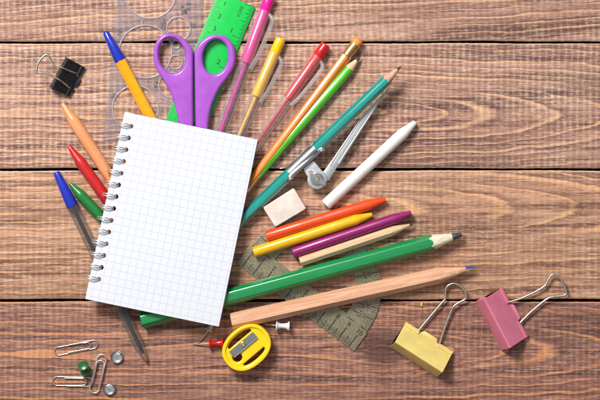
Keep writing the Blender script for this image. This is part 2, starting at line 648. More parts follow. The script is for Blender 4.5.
wood_cedar = timber('sharpened_cedar', srgb(205, 165, 130), srgb(238, 208, 176))
wood_pink = timber('pink_cedar', srgb(196, 138, 118), srgb(232, 182, 160))
wood_pale = timber('pale_limewood', srgb(196, 172, 138), srgb(232, 214, 184))
wood_basswood = timber('white_basswood', srgb(208, 192, 160), srgb(242, 232, 208))
wood_raw = timber('raw_pencil_wood', srgb(204, 146, 112), srgb(240, 192, 158), 0.5, 30, 1100)
wood_small = timber('raw_small_wood', srgb(200, 160, 122), srgb(232, 200, 164), 0.5, 30, 1100)


def paint(name, c, rough=0.22, coat=0.5, bump=0.05):
    m = NT(name)
    co = m.coords()
    n = m.noise(m.mapped(co, (60, 700, 700)), 1, 3)
    sc = m.noise(m.mapped(co, (500, 1400, 1400)), 1, 2)
    col = m.mix(m.ramp(n, 0.3, 0.7), mul(c, 0.88), mul(c, 1.06))
    col = m.mix(m.math('MULTIPLY', m.ramp(sc, 0.66, 0.74), 0.25), col, mul(c, 0.65))
    return m.done(m.bsdf(col, m.math('MULTIPLY_ADD', n, 0.15, rough), coat=coat, coat_rough=0.12, normal=m.bump(n, bump, 0.0003)))


# -- crayons
PR = 0.0013   # protractor top
crayon((120, 192), (62, 103), 5.9, 0, srgb(240, 158, 104), 'peach orange crayon slanting out from behind the notebook coil above the red crayon', tip=1.9, cone=20)
crayon((114, 209), (68.5, 145.5), 5.6, 0, srgb(204, 26, 30), 'red crayon poking out left of the notebook between the peach and green crayons', tip=1.7, cone=20)
crayon((108, 224), (70, 183.5), 5.4, 0, srgb(18, 124, 48), 'short green crayon end beside the blue pen cap left of the notebook', tip=1.9, cone=15)
crayon((266, 236.5), (386, 199.5), 5.6, 0, srgb(246, 78, 14), 'bright orange crayon lying just below the white rubber eraser', tip=2.6, cone=17, za=0.0054, zb=0.0044)
crayon((253.5, 252.5), (372.5, 214.5), 5.5, PR, srgb(252, 190, 4), 'yellow crayon lying between the orange and purple crayons', tip=2.2, cone=17)
crayon((292.5, 253), (411.5, 213), 5.3, PR, srgb(150, 18, 104), 'purple crayon lying between the yellow crayon and the small bare wood pencil', tip=2.8, cone=17)
crayon((325.5, 205), (415.5, 122), 5.9, 0, srgb(238, 236, 232), 'white crayon lying alone to the right of the metal compass', tip=2.6, cone=17, dark=0.94)

# -- pencils
pencil((238, 197), (360.5, 56), 5.2, 0, paint('light_green_paint', srgb(84, 196, 30), 0.12, 1.0), 'light green pencil with grey tip beside the orange pencil',
       wood=wood_cedar, cone=18, lead_len=6, lead_r=1.9, hexrot=math.radians(18), rnd=0.42)
pencil((300, 261.5), (413, 224), 4.9, PR, wood_small, 'slim bare wood pencil with tiny lead between purple crayon and thick green pencil',
       wood=wood_small, cone=22, lead_len=3.5, lead_r=1.3, hexrot=math.radians(14), rnd=1.0)
pencil((141.5, 320.5), (462, 234.5), 8.4, PR, paint('thick_green_paint', srgb(0, 138, 72), 0.22, 0.6), 'thick dark green pencil with pale wood point reaching under the notebook',
       wood=wood_basswood, cone=33, lead_len=10, lead_r=3.6, tip_r=2.0, hexrot=math.radians(3), rnd=0.75, za=0.0064, zb=0.0078)
o, L, R = pencil((231.5, 321.5), (474.5, 267.5), 7.7, PR, wood_raw, 'long thick bare wood pencil with blue and yellow lead below the green pencil',
                 wood=wood_raw, cone=36, lead_len=9, lead_r=2.6, tip_r=1.0, hexrot=math.radians(5), rnd=0.95,
                 lead=plastic('blue_lead', srgb(22, 66, 190), 0.4, 0.2, 900, 0.2), zb=0.0066)
# yellow flank of the two-colour lead
bm = bmesh.new()
ll = 9 * S
for i in range(9):
    a0 = math.radians(200 + 14 * i)
rows = []
for i in range(8):
    a = math.radians(100 + 14 * i)
    row = []
    for t, rr in ((L - ll - 0.0002, 2.66 * S), (L - ll, 2.78 * S), (L - ll * 0.5, 2.05 * S), (L - 0.0006, 1.25 * S)):
        row.append(bm.verts.new((t, rr * math.cos(a), rr * math.sin(a))))
    rows.append(row)
for p, q in zip(rows, rows[1:]):
    for k in range(3):
        bm.faces.new((p[k], q[k], q[k + 1], p[k + 1]))
mesh_obj('yellow_lead', bm, plastic('yellow_lead', srgb(240, 190, 20), 0.4, 0.2, 900, 0.2), o, 50)

# orange pencil with eraser (no point in sight: it runs under the notebook)
o, L, R = stick_root('pencil', (235, 202.8), (359.5, 39), 5.5, 0, 'orange pencil with brass ferrule and orange eraser end beside the red gel pen', 'pencil', 'pencils')
bm = bmesh.new()
lf = 21 * S
f = hexr(math.radians(16), 0.62)
lathe(bm, [(0, R * 0.85), (0.0004, R * 0.93), (L - lf, R * 0.93)], 72, f)
mesh_obj('body', bm, paint('orange_pencil_paint', srgb(232, 126, 10), 0.12, 1.0), o, 22)
bm = bmesh.new()
prof = [(L - lf - 0.0008, R * 0.97), (L - lf - 0.0002, R * 1.03)]
for i in range(7):
    t = L - lf + i * 1.95 * S
    prof += [(t, R * 1.03), (t + 0.5 * S, R * 0.93), (t + 1.0 * S, R * 0.93), (t + 1.5 * S, R * 1.04)]
prof.append((L - 6.6 * S, R * 1.0))
lathe(bm, prof, 48)
mesh_obj('ferrule', bm, M_gold, o, 30)
bm = bmesh.new()
lathe(bm, [(L - 8.5 * S, R * 0.9), (L - 3 * S, R * 0.95), (L - 1.0 * S, R * 0.88), (L - 0.3 * S, R * 0.7), (L, R * 0.4)], 32)
mesh_obj('eraser', bm, plastic('orange_rubber', srgb(246, 142, 66), 0.6, 0.15, 500, 0.2), o, 50)

# -- orange barrel ballpoint with blue cap
o, L, R = stick_root('ballpoint_pen', (105.2, 31.5), (164, 143), 5.7, 0.001, 'orange ballpoint pen with long blue cap beside the purple scissors', 'pen', 'ballpoint pens')
M_bluecap = plastic('blue_cap_plastic', srgb(22, 44, 172), 0.22, 0.08, 200, 0.03, coat=0.4)
bm = bmesh.new()
bc = 33 * S
lathe(bm, [(0, R * 0.34), (0.0006, R * 0.46), (0.0016, R * 0.55), (bc * 0.5, R * 0.82), (bc - 0.0008, R * 1.06), (bc, R * 1.02), (bc + 0.0001, R * 0.9)], 40)
mesh_obj('cap', bm, M_bluecap, o, 35)
bm = bmesh.new()
lathe(bm, [(bc - 0.002, R * 0.9), (bc, R * 0.92), (L, R * 0.92)], 72, hexr(math.radians(20), 0.8))
mesh_obj('barrel', bm, plastic('orange_barrel_plastic', srgb(250, 168, 8), 0.25, 0.06, 200, 0.03, coat=0.4), o, 24)

# -- clear ballpoint with blue cap and black refill, crossing under the notebook
o, L, R = stick_root('ballpoint_pen', (56.2, 172), (147.3, 362.5), 5.6, 0, 'clear ballpoint pen with blue cap and dark refill passing under the notebook', 'pen', 'ballpoint pens', zb=0.0034)
bc = 38 * S
bm = bmesh.new()
lathe(bm, [(0, R * 0.42), (0.0005, R * 0.56), (0.0015, R * 0.64), (bc * 0.45, R * 0.86), (bc - 0.001, R * 1.08), (bc, R * 1.05), (bc + 0.0001, R * 0.86)], 40)
mesh_obj('cap', bm, M_bluecap, o, 35)
bm = bmesh.new()
le = L - 4 * S
lathe(bm, [(bc - 0.003, R * 0.88), (bc + 0.002, R * 0.92), (le - 16 * S, R * 0.92), (le - 13 * S, R * 0.84), (le - 4 * S, R * 0.5), (le, R * 0.36)], 72,
      hexr(math.radians(10), 0.7))
mesh_obj('barrel', bm, M_clear_pen, o, 24)
bm = bmesh.new()
lathe(bm, [(bc - 0.004, R * 0.36), (le - 15 * S, R * 0.36), (le - 12 * S, R * 0.32), (le - 5 * S, R * 0.26)], 24)
mesh_obj('refill', bm, plastic('black_refill', (0.012, 0.012, 0.02), 0.25), o, 35)
bm = bmesh.new()
lathe(bm, [(le - 6 * S, R * 0.30), (le, R * 0.30), (le + 1.5 * S, R * 0.22), (L - 0.3 * S, R * 0.10), (L, R * 0.05)], 24)
mesh_obj('nib', bm, M_brass, o, 35)


# -- gel pens
def gel_pen(a, b, color, deep, label, plunger, sleeve, r=5.9, base=0.0, refill_c=None, clip_rot=-0.7, sleeve_mat=None):
    """a = clicker end, b = end hidden below the notebook"""
    o, L, R = stick_root('gel_pen', a, b, r, base, label, 'pen', 'clear gel pens with a coloured clicker')
    solid = plastic(label.split()[0] + '_clicker_plastic', color, 0.22, 0.06, 200, 0.03, coat=0.5)
    bm = bmesh.new()
    lp = plunger * S
    lathe(bm, [(0, R * 0.74), (0.0003, R * 0.84), (0.0009, R * 0.88), (lp, R * 0.92), (lp + 0.001, R * 0.84)], 40)
    mesh_obj('clicker', bm, solid, o, 35)
    bm = bmesh.new()
    ls = sleeve * S
    lathe(bm, [(lp - 0.0005, R * 0.90), (ls - 0.002, R * 0.89), (ls - 0.0004, R * 0.84), (ls, R * 0.5)], 40)
    mesh_obj('inner_sleeve', bm, plastic(label.split()[0] + '_sleeve_plastic', deep, 0.3, 0.06, 200, 0.03), o, 35)
    bm = bmesh.new()
    lathe(bm, [(ls - 0.001, R * 0.32), (L * 0.9, R * 0.32), (L, R * 0.25)], 24)
    mesh_obj('refill', bm, plastic(label.split()[0] + '_ink', refill_c or deep, 0.25), o, 35)
    bm = bmesh.new()
    lathe(bm, [(lp + 0.0003, R * 0.93), (lp + 0.001, R * 1.0), (ls, R), (L, R * 0.98)], 48)
    mesh_obj('barrel', bm, M_clear, o, 35)
    # spring clip: a bent flat strip of clear plastic standing off the side of the barrel
    c, s = math.cos(clip_rot), math.sin(clip_rot)
    bm = bmesh.new()
    ts = [lp + 3 * S, lp + 5 * S, lp + 9 * S, ls * 0.55, ls * 0.85, ls * 1.02, ls * 1.06]
    hs = [R * 0.95, R * 1.55, R * 1.85, R * 1.80, R * 1.55, R * 1.2, R * 1.15]
    path = smooth_path([Vector((t, c * h, s * h)) for t, h in zip(ts, hs)], 6)
    tube(bm, path, R * 0.36, 10)
    mesh_obj('clip', bm, M_clip, o, 40)
    return o


gel_pen((270, -4), (211, 157), srgb(240, 10, 150), srgb(244, 50, 156), 'pink gel pen beside the green ruler running off the top edge', 15, 71, 6.2, refill_c=srgb(206, 44, 160), clip_rot=0.25)
gel_pen((281, 38.5), (230, 156), srgb(252, 196, 0), srgb(254, 196, 0), 'yellow gel pen with clear clip between the pink and red pens', 15, 63, 5.9, refill_c=srgb(236, 190, 80), clip_rot=0.25)
gel_pen((326, 44.5), (247, 157), srgb(206, 10, 22), srgb(216, 40, 50), 'red gel pen with clear clip next to the orange pencil', 14, 66, 5.9, refill_c=srgb(196, 20, 36), clip_rot=0.25)

# ------------------------------------------------------------------ compass with teal pencil
comp_loc = W(316.5, 179, 0)
comp = root('drawing_compass', comp_loc, 'silver metal drawing compass clamped round the teal pencil, folded nearly shut', 'compass')
TZ = 0.0105    # axis height of the clamped pencil at the clasp
pencil((225, 236), (401, 66), 5.6, 0, paint('teal_paint', srgb(0, 148, 138), 0.14, 1.0), 'teal pencil held in the metal compass clasp',
       wood=wood_pink, cone=21, lead_len=5, lead_r=1.7, hexrot=math.radians(5), za=0.0048, zb=0.0155, rnd=0.7)


def cm(name, bm, mat, smooth=40):
    return mesh_obj(name, bm, mat, comp, smooth, offset=comp_loc)


ax0, ax1 = Vector((289, 177)), Vector((320, 147))     # clasp along the pencil, photo pixels
ad = (ax1 - ax0).normalized()
an = Vector((ad.y, -ad.x))                             # to the lower right side of the pencil? checked below
if an.x + an.y < 0:
    an = -an


def C(p, z):
    return W(p.x, p.y, z)


# clasp band: an open U channel wrapped over the pencil
bm = bmesh.new()
pa, pb = W(290, 173.5, 0.0087), W(316, 148.5, 0.0104)
xx = (pb - pa).normalized()
yy = Vector((0, 0, 1)).cross(xx).normalized()
zz = xx.cross(yy)
rows = []
R5 = 5.6 * S
for t in [0, 0.02, 0.5, 0.98, 1.0]:
    row = []
    for k in range(-8, 9):
        a = math.radians(90 + k * 16)
        row.append((pa + (pb - pa) * t + yy * math.cos(a) * (R5 * 1.10) + zz * math.sin(a) * (R5 * 1.10)))
    rows.append(row)
vo = [[bm.verts.new(p) for p in row] for row in rows]
for p, q in zip(vo, vo[1:]):
    for k in range(16):
        bm.faces.new((p[k], p[k + 1], q[k + 1], q[k]))
bmesh.ops.solidify(bm, geom=list(bm.faces), thickness=-0.0005)
cm('clasp_band', bm, M_zinc)
# clamping rail with rounded hooked ends beside the pencil
bm = bmesh.new()
rail = [(291, 179.5), (290.5, 176.5), (294, 172.5), (302, 165.5), (312, 156), (318, 150.5), (321.5, 148.5), (321.8, 151)]
tube(bm, smooth_path([W(x, y, 0.0125) for x, y in rail], 6), 0.0021, 12, flat=0.8)
cm('clamp_rail', bm, M_zinc)
bm = bmesh.new()
tube(bm, smooth_path([W(280, 168.5, 0.006), W(285, 167.3, 0.007), W(291, 163.5, 0.009), W(298, 157, 0.0115), W(304, 150, 0.012), W(311, 145, 0.013), W(313.3, 139.5, 0.014)], 6), 0.00035, 8)
cm('spring_wire', bm, M_steel)
# plate from clasp to hinge
bm = prism_mesh('hinge_plate', [pxloop([(303, 168.5), (313.5, 160.5), (319, 167)] + [(x, y) for x, y in ellipse(317, 179.3, 9.8, 9.8, 0, 26, math.radians(-55), math.radians(195), True)], 0.009, comp_loc)], 0.0085, 0.0097, 0.0003)
mesh_obj('hinge_plate', bm, M_zinc, comp)
bm = prism_mesh('hinge_plate', [pxloop(ellipse(317, 179.3, 8.6, 8.6, 0, 30), 0.004, comp_loc)], 0.0032, 0.0044, 0.0003)
mesh_obj('hinge_plate', bm, M_zinc, comp)
# hinge stud, nut and wing lever
bm = bmesh.new()
lathe(bm, [(0, 0.0050), (0.0005, 0.0050), (0.0008, 0.0046), (0.0008, 0.0040), (0.0004, 0.0036)], 36, axis='Z', origin=(W(316.8, 179, .009) - comp_loc)[:2] + (0.0095,))
mesh_obj('washer', bm, M_steel, comp)
bm = bmesh.new()
lathe(bm, [(-0.0063, 0.0018), (0.0012, 0.0018)], 24, axis='Z', origin=(W(316.5, 179, .009) - comp_loc)[:2] + (0.0095,))
lathe(bm, [(0.0, 0.0026), (0.0018, 0.0026), (0.0023, 0.0020)], 6, axis='Z', origin=(W(316.5, 179, .009) - comp_loc)[:2] + (0.0114,))
mesh_obj('hinge_screw', bm, M_steel, comp)
bm = prism_mesh('wing_lever', [pxloop([(308.2, 170.5), (311, 170), (314, 174), (319, 175.5), (326.5, 182.5), (325.8, 185.6), (322, 185.2), (315, 182), (311, 177)], 0.0115, comp_loc)], 0.0106, 0.0117, 0.0004)
mesh_obj('wing_lever', bm, M_steel, comp)
# needle leg: a folded sheet channel that tapers to the point
leg_out = [(317.5, 176), (324, 171), (332, 160), (346.5, 138.5), (359, 120), (363, 115.5), (375, 102), (388.5, 86.8), (390, 87.4), (379, 103), (368.5, 119.5), (354, 142), (340.5, 163), (337.5, 166.5), (329, 180), (321, 184.5), (316.5, 181)]
bm = prism_mesh('needle_leg', [pxloop(leg_out, 0.0074, comp_loc)], 0.0064, 0.0074, 0.0003, 2)
mesh_obj('needle_leg', bm, M_zinc, comp, 40)
for edge in ([(330, 166), (333, 160.5), (347, 139.5), (359.5, 121), (364, 116), (376, 102.5), (388, 88.5)], [(338.5, 163.5), (353, 141), (367.5, 119), (378, 103), (388.6, 88.6)]):
    bm = bmesh.new()
    tube(bm, [W(x, y, 0.0074) for x, y in edge], 0.00055, 10)
    cm('leg_flange', bm, M_zinc)
bm = bmesh.new()
tube(bm, [W(384, 93.5, .0092), W(388, 88.8, .0094), W(392, 83.5, .0097)], 0.0006, 10, taper=[1, 0.8, 0.25])
cm('needle', bm, M_steel)

# ------------------------------------------------------------------ white eraser
er_z = 0.0085
er_c = [(262.8, 207.5), (293.8, 187.8), (306.5, 208.7), (275.2, 227.3)]
er_loc = W(284.5, 208, 0)
er = root('rubber_eraser', er_loc, 'off-white rectangular rubber eraser lying between compass and orange crayon', 'eraser')


def rounded(poly, r, n=5):
    out = []
    N = len(poly)
    for i in range(N):
        p0, p1, p2 = Vector(poly[i - 1]), Vector(poly[i]), Vector(poly[(i + 1) % N])
        a = p1 + (p0 - p1).normalized() * r
        b = p1 + (p2 - p1).normalized() * r
        for k in range(n + 1):
            t = k / n
            out.append(tuple((1 - t) ** 2 * a + 2 * t * (1 - t) * p1 + t * t * b))
    return out


bm = prism_mesh('block', [pxloop(rounded(er_c, 2.0), er_z, er_loc)], 0, er_z, 0.0008, 3)
m = NT('eraser_rubber')
co = m.coords()
n = m.noise(co, 90, 4)
n2 = m.noise(co, 1200, 3)
col = m.mix(m.ramp(n, 0.3, 0.7), srgb(218, 200, 188), srgb(236, 224, 214))
col = m.mix(m.math('MULTIPLY', m.ramp(n2, 0.66, 0.74), 0.3), col, srgb(150, 130, 118))
col = m.mix(m.math('MULTIPLY', m.ramp(m.noise(m.mapped(co, (120, 420, 200), (0, 0, 0.7)), 1, 4, 0.7), 0.58, 0.74), 0.35), col, srgb(150, 144, 142))
mesh_obj('block', bm, m.done(m.bsdf(col, 0.65, spec=0.3, normal=m.bump(n2, 0.25, 0.0003))), er)

# ------------------------------------------------------------------ circle template
tl = W(150, 60, 0)
tp = root('circle_template', tl, 'clear plastic circle template under the scissors and orange pen', 'stencil')
tz = 0.0009
dx = 0.088
out = [(116 + 0.088 * 30, -30), (206, -30), (203.3, 0), (200.5, 44), (193.5, 140), (103, 140), (104.5, 122), (108.3, 90)]
holes = [ellipse(150, -8, 26, 26, 0, 56), ellipse(145.5, 51.5, 26.5, 26, 0, 56), ellipse(178.5, 28.5, 11.5, 11.5, 0, 40),
         ellipse(135.5, 108.5, 23, 22.5, 0, 56), ellipse(171.5, 85, 12.5, 12.5, 0, 40), ellipse(175.5, 62, 6.5, 6.5, 0, 30),
         ellipse(176, 44.5, 3.6, 3.6, 0, 24), ellipse(165, 114, 4.6, 4.6, 0, 24)]
bm = prism_mesh('sheet', [pxloop(out, tz, tl)] + [pxloop(h, tz, tl) for h in holes], 0.0001, tz, 0.00025, 2)
mesh_obj('sheet', bm, M_template, tp, 30)
M_rim = clear('template_rim', (0.93, 0.92, 0.95), (0.86, 0.83, 0.88), 0.22, 0.5, 0.4)
# raised rims round the openings catch the light
for (cx, cy, r_) in ((150, -8, 26.2), (145.5, 51.5, 26.4), (178.5, 28.5, 11.7), (135.5, 108.5, 22.9), (171.5, 85, 12.6), (175.5, 62, 6.7), (176, 44.5, 3.8)):
    bm = bmesh.new()
    tube(bm, [W(x, y, tz) - tl for x, y in ellipse(cx, cy, r_, r_, 0, 56)], 0.00055, 8, closed=True)
    mesh_obj('opening_rim', bm, M_rim, tp, 60)
bm = bmesh.new()
for body, x, y, a, sz in (('25', 163.5, 24.5, 90, 6), ('18', 119.5, 33, 70, 5), ('10', 192.5, 25, 0, 4.6), ('8', 185, 11, 0, 5), ('R 5', 188.5, 6, 90, 5), ('H 9', 183, 9.5, 90, 4.5),
                          ('20', 114, 96, 70, 5), ('14', 156, 84, 60, 5), ('8', 186, 12.5, 0, 4)):
    p = W(x, y, tz + 0.00005) - tl
    text_bm(bm, body, sz * S * 1.25, Matrix.Translation(p) @ Matrix.Rotation(math.radians(a), 4, 'Z'))
for q in range(4):      # cross-hair dashes beside each opening
    for cx, cy, r_ in ((178.5, 28.5, 11.5), (145.5, 51.5, 26.5), (171.5, 85, 12.5)):
        a = q * math.pi / 2 + 0.08
        p = W(cx + math.cos(a) * (r_ + 3.4), cy - math.sin(a) * (r_ + 3.4), tz + 0.00006) - tl
        box(bm, 0, 0, 0, 3.4 * S, 0.5 * S, 0.00004, Matrix.Translation(p) @ Matrix.Rotation(a, 4, 'Z'))
mesh_obj('markings', bm, plastic('grey_print', (0.10, 0.10, 0.13), 0.5), tp, 0)

# ------------------------------------------------------------------ green ruler
rz0, rz1 = 0.0010, 0.0026
ru_o = W(255.3, 7, rz1)                       # corner at the inch edge
ud = (W(255.3 - 37.7, 7 + 92.6, rz1) - ru_o).normalized()        # down along the ruler
vd = Vector((ud.y, -ud.x, 0))                                      # across, towards the cm edge
if vd.x > 0:
    vd = -vd
RMx = Matrix.Translation(Vector((ru_o.x, ru_o.y, 0))) @ Matrix((ud, vd, Vector((0, 0, 1)))).transposed().to_4x4()
ang = math.atan2(ud.y, ud.x)
flip = ud.cross(vd).z < 0
rul = root('ruler', Vector((ru_o.x, ru_o.y, 0)), 'bright green plastic ruler with black scale under the purple scissors', 'ruler', rot=(0, 0, ang))
sg = -1 if flip else 1
rw = 40.5 * S
rl = 205 * S
bm = bmesh.new()
prof = [(0, rz0), (0, rz0 + 0.0006), (5.5 * S, rz1), (35 * S, rz1), (rw, rz0 + 0.0006), (rw, rz0)]
a_ = [bm.verts.new((0, sg * y, z)) for y, z in prof]
b_ = [bm.verts.new((rl, sg * y, z)) for y, z in prof]
for k in range(6):
    j = (k + 1) % 6
    bm.faces.new((a_[k], a_[j], b_[j], b_[k]))
bm.faces.new(a_)
bm.faces.new(b_[::-1])
bmesh.ops.bevel(bm, geom=list(bm.edges), offset=0.0003, segments=2, affect='EDGES')
mesh_obj('body', bm, plastic('green_ruler_plastic', srgb(8, 196, 76), 0.25, 0.05, 120, 0.02, coat=0.3), rul, 30)
bm = bmesh.new()


def zsurf(y):
    if y < 5.5 * S:
        return rz0 + 0.0006 + (rz1 - rz0 - 0.0006) * y / (5.5 * S)
    if y > 35 * S:
        return rz0 + 0.0006 + (rz1 - rz0 - 0.0006) * (rw - y) / (rw - 35 * S)
    return rz1


def slab(x, y0, y1, w):
    """tick that follows the bevelled edge"""
    for ya, yb in ((y0, min(y1, 5.5 * S)), (max(y0, 5.5 * S), y1)) if y0 < 5.5 * S else ((y0, max(y0, min(y1, 35 * S))), (max(y0, 35 * S), y1)):
        if yb - ya < 1e-6:
            continue
        q = [bm.verts.new((x + dx_, sg * yy_, zsurf(yy_) + 0.00005)) for dx_, yy_ in ((-w, ya), (w, ya), (w, yb), (-w, yb))]
        bm.faces.new(q)


inch = 33.9 * S
for i in range(0, 16 * 6 + 1):
    x = i * inch / 16 + 0.0006
    if x > rl - 0.001:
        break
    ln = 11 if i % 16 == 0 else 8.5 if i % 8 == 0 else 6.5 if i % 4 == 0 else 5.5 if i % 2 == 0 else 4.0
    slab(x, 0.6 * S, ln * S, 0.0002)
for i in range(0, 150):
    x = i * 0.001 + 0.0006
    if x > rl - 0.001:
        break
    ln = 9 if i % 10 == 0 else 7 if i % 5 == 0 else 4.5
    slab(x, rw - ln * S, rw - 0.6 * S, 0.0001)


def rtext(body, u, v, size, rot):
    text_bm(bm, body, size * S, Matrix.Translation((u * S, sg * v * S, rz1 + 0.00006)) @ Matrix.Rotation(math.radians(rot), 4, 'Z'))


rtext('INCH', 9.8, 12.6, 4.6, 0)
for k in range(1, 6):
    rtext(str(k), 33.9 * k - 3.2, 13.2, 7, 90)
for k in range(1, 15):
    rtext(str(k), 13.333 * k - 4.6, 29.5, 6.6, 90)
mesh_obj('markings', bm, M_black_ink, rul, 0)

# ------------------------------------------------------------------ scissors
sc_loc = W(194, 90, 0)
sc = root('scissors', sc_loc, 'scissors with purple plastic handles lying across the green ruler', 'scissors')
M_purple = plastic('purple_handle_plastic', srgb(166, 82, 194), 0.32, 0.07, 110, 0.10, coat=0.2)
zs0, zs1 = 0.0030, 0.0092
left = [(180, 138), (177.5, 118), (173.5, 101), (169, 90), (163, 79.5), (157, 70.5), (153.6, 61), (153.4, 51), (156, 41.5), (162, 35), (169.5, 33),
        (177, 34.3), (183.5, 38.2), (188.5, 43.5), (191.6, 48)]
right = [(208, 142), (208.3, 124), (211, 108), (215.5, 96), (221, 86), (227.5, 77.5), (233, 68.5), (235.2, 59), (234.3, 48.5), (230, 40), (223.5, 35.2), (216, 34.2),
         (208.5, 36), (202, 40.2), (197.5, 45.2), (195.8, 49)]
lp = [tuple(v)[:2] for v in smooth_path([Vector((*p, 0)) for p in left], 6)] + [(192.9, 51), (192.9, 70), (193.0, 100), (193.4, 138)]
rp = [tuple(v)[:2] for v in smooth_path([Vector((*p, 0)) for p in right], 6)] + [(194.2, 52), (194.5, 70), (194.9, 100), (195.6, 142)]
hl = ellipse(171.9, 55.3, 13.2, 17.8, math.radians(-10), 48)
hr = ellipse(215.4, 56.6, 12.6, 17.6, math.radians(9), 48)
for lo, ho, z0_, z1_ in ((lp, hl, zs0, zs1), (rp, hr, zs0 + 0.0004, zs1 + 0.0004)):
    bm = prism_mesh('handle', [pxloop(lo, zs1, sc_loc), pxloop(ho, zs1, sc_loc)], z0_, z1_, 0.0021, 5)
    mesh_obj('handle', bm, M_purple, sc, 60)
for sgn, x0_, z_ in ((-1, 186.5, 0.0050), (1, 201.5, 0.0066)):
    bm = prism_mesh('blade', [pxloop([(x0_ - 5, 137), (x0_ + 5, 137), (194 + 4, 160), (194 - sgn * 1.5, 196), (194 - sgn * 3, 196), (x0_ - 6, 160)], z_, sc_loc)], z_ - 0.0007, z_ + 0.0007, 0.0002, 1)
    mesh_obj('blade', bm, M_steel, sc, 30)

# ------------------------------------------------------------------ protractor
pz = 0.0012
pr_loc = W(309, 289, 0)
pu = Vector((0.800, 0.600))            # along the straight base, photo pixels
pn = Vector((0.600, -0.800))           # from the base towards the arc
pr = root('protractor', pr_loc, 'grey glitter protractor with black scales under the crayons and bare wood pencils', 'protractor')
PC = Vector((309.5, 288))


def PP(u, v):
    q = PC + pu * u + pn * v
    return (q.x, q.y)


Ro, Ri, hb, bb = 72.0, 45.0, -24.0, 73.5
outl = [PP(-bb, hb), PP(bb, hb), PP(bb, -3)] + [PP(Ro * math.cos(t), Ro * math.sin(t)) for t in [math.pi * i / 60 for i in range(61)]] + [PP(-bb, -3)]
hole = [PP(Ri * math.cos(t), max(0.0, Ri * math.sin(t)) + 2) for t in [math.pi * i / 44 for i in range(45)]]
bm = prism_mesh('plate', [pxloop(outl, pz, pr_loc), pxloop(hole, pz, pr_loc)], 0.0001, pz, 0.0002, 2)
m = NT('glitter_plastic')
co = m.coords()
g = m.n('ShaderNodeTexVoronoi')
m.link(co, g.inputs['Vector'])
g.inputs['Scale'].default_value = 2600
sepc = m.n('ShaderNodeSeparateColor')
m.link(g.outputs['Color'], sepc.inputs[0])
n2 = m.noise(co, 60, 3)
col = m.mix(m.ramp(sepc.outputs[0], 0.1, 0.95), srgb(118, 112, 90), srgb(156, 148, 120))
col = m.mix(m.math('MULTIPLY', m.ramp(sepc.outputs[1], 0.84, 0.94), 0.55), col, srgb(216, 206, 176))
col = m.mix(m.math('MULTIPLY', n2, 0.3), col, srgb(130, 106, 84))
mesh_obj('plate', bm, m.done(m.bsdf(col, 0.3, metal=0.25, normal=m.bump(sepc.outputs[2], 0.2, 0.0002))), pr, 30)
bm = bmesh.new()
wpu = Vector((pu.x, -pu.y))
pang = math.atan2(wpu.y, wpu.x)


def ptick(u0, v0, u1, v1, w):
    a = W(*PP(u0, v0), pz + 0.00005) - pr_loc
    b = W(*PP(u1, v1), pz + 0.00005) - pr_loc
    d = (b - a).normalized()
    nn = Vector((-d.y, d.x, 0)) * w
    bm.faces.new([bm.verts.new(p) for p in (a - nn, b - nn, b + nn, a + nn)])


def ptext(body, u, v, size, rot):
    p = W(*PP(u, v), pz + 0.00006) - pr_loc
    text_bm(bm, body, size * S, Matrix.Translation(p) @ Matrix.Rotation(pang + rot, 4, 'Z'))


for i in range(0, 101):
    u = (i - 50) * 1.3333
    ln = 15 if i % 10 == 0 else 9 if i % 5 == 0 else 5.5
    ptick(u, hb + 0.8, u, hb + ln, 0.00038 if i % 10 == 0 else 0.00026 if i % 5 == 0 else 0.00014)
    if i % 10 == 0:
        ptext(str(i // 10), u + (0.0 if i else 1), hb + 18.2, 7.0, 0)
ptick(-66, hb + 6.6, 66, hb + 6.6, 0.00012)
for i in range(0, 181, 2):
    t = math.radians(i)
    big = i % 10 == 0
    ptick(Ro * math.cos(t) * 0.988, Ro * math.sin(t) * 0.988, (Ro - (8 if big else 4.5)) * math.cos(t), (Ro - (8 if big else 4.5)) * math.sin(t), 0.00032 if big else 0.00014)
    if big:
        ptick((Ri + 3) * math.cos(t), (Ri + 3) * math.sin(t), (Ri + 10) * math.cos(t), (Ri + 9) * math.sin(t), 0.00030)
        if 0 < i < 180:
            ptext(str(i), (Ro - 10.6) * math.cos(t), (Ro - 10.6) * math.sin(t), 5.0, t - math.pi / 2)
            ptext(str(180 - i), (Ro - 15.4) * math.cos(t), (Ro - 15.4) * math.sin(t), 5.0, t - math.pi / 2)
mesh_obj('markings', bm, M_black_ink, pr, 0)

# ------------------------------------------------------------------ notebook
TH = 0.0036
zt, zb = 0.0136, 0.0178
TLc, TRc, BLc, BRc = W(125.5, 113, zt), W(259, 139.3, zt + 0.0003), W(84.3, 298, zb - 0.0004), W(217.3, 327, zb)
ux = ((TRc - TLc) + (BRc - BLc)).normalized()
uy = ((TLc - BLc) + (TRc - BRc)).normalized()
nz_ = ux.cross(uy).normalized()
uy = nz_.cross(ux).normalized()
NW = ((TRc - TLc).length + (BRc - BLc).length) / 2
NH = ((TLc - BLc).length + (TRc - BRc).length) / 2
cen = (TLc + TRc + BLc + BRc) / 4 - nz_ * TH          # centre of the notebook's underside
nb = root('notebook', cen, 'open wire-bound squared paper notebook lying on the heap of pens', 'notebook', rot=Matrix((ux, uy, nz_)).transposed().to_euler())
m = NT('squared_paper')
co = m.coords()
sx = m.n('ShaderNodeSeparateXYZ')
m.link(co, sx.inputs[0])


def gridline(v, off):
    f = m.math('FRACT', m.math('DIVIDE', m.math('ADD', v, off), 0.0056))
    d = m.math('ABSOLUTE', m.math('SUBTRACT', f, 0.5))
    return m.math('SUBTRACT', 1.0, m.ramp(d, 0.024, 0.066))


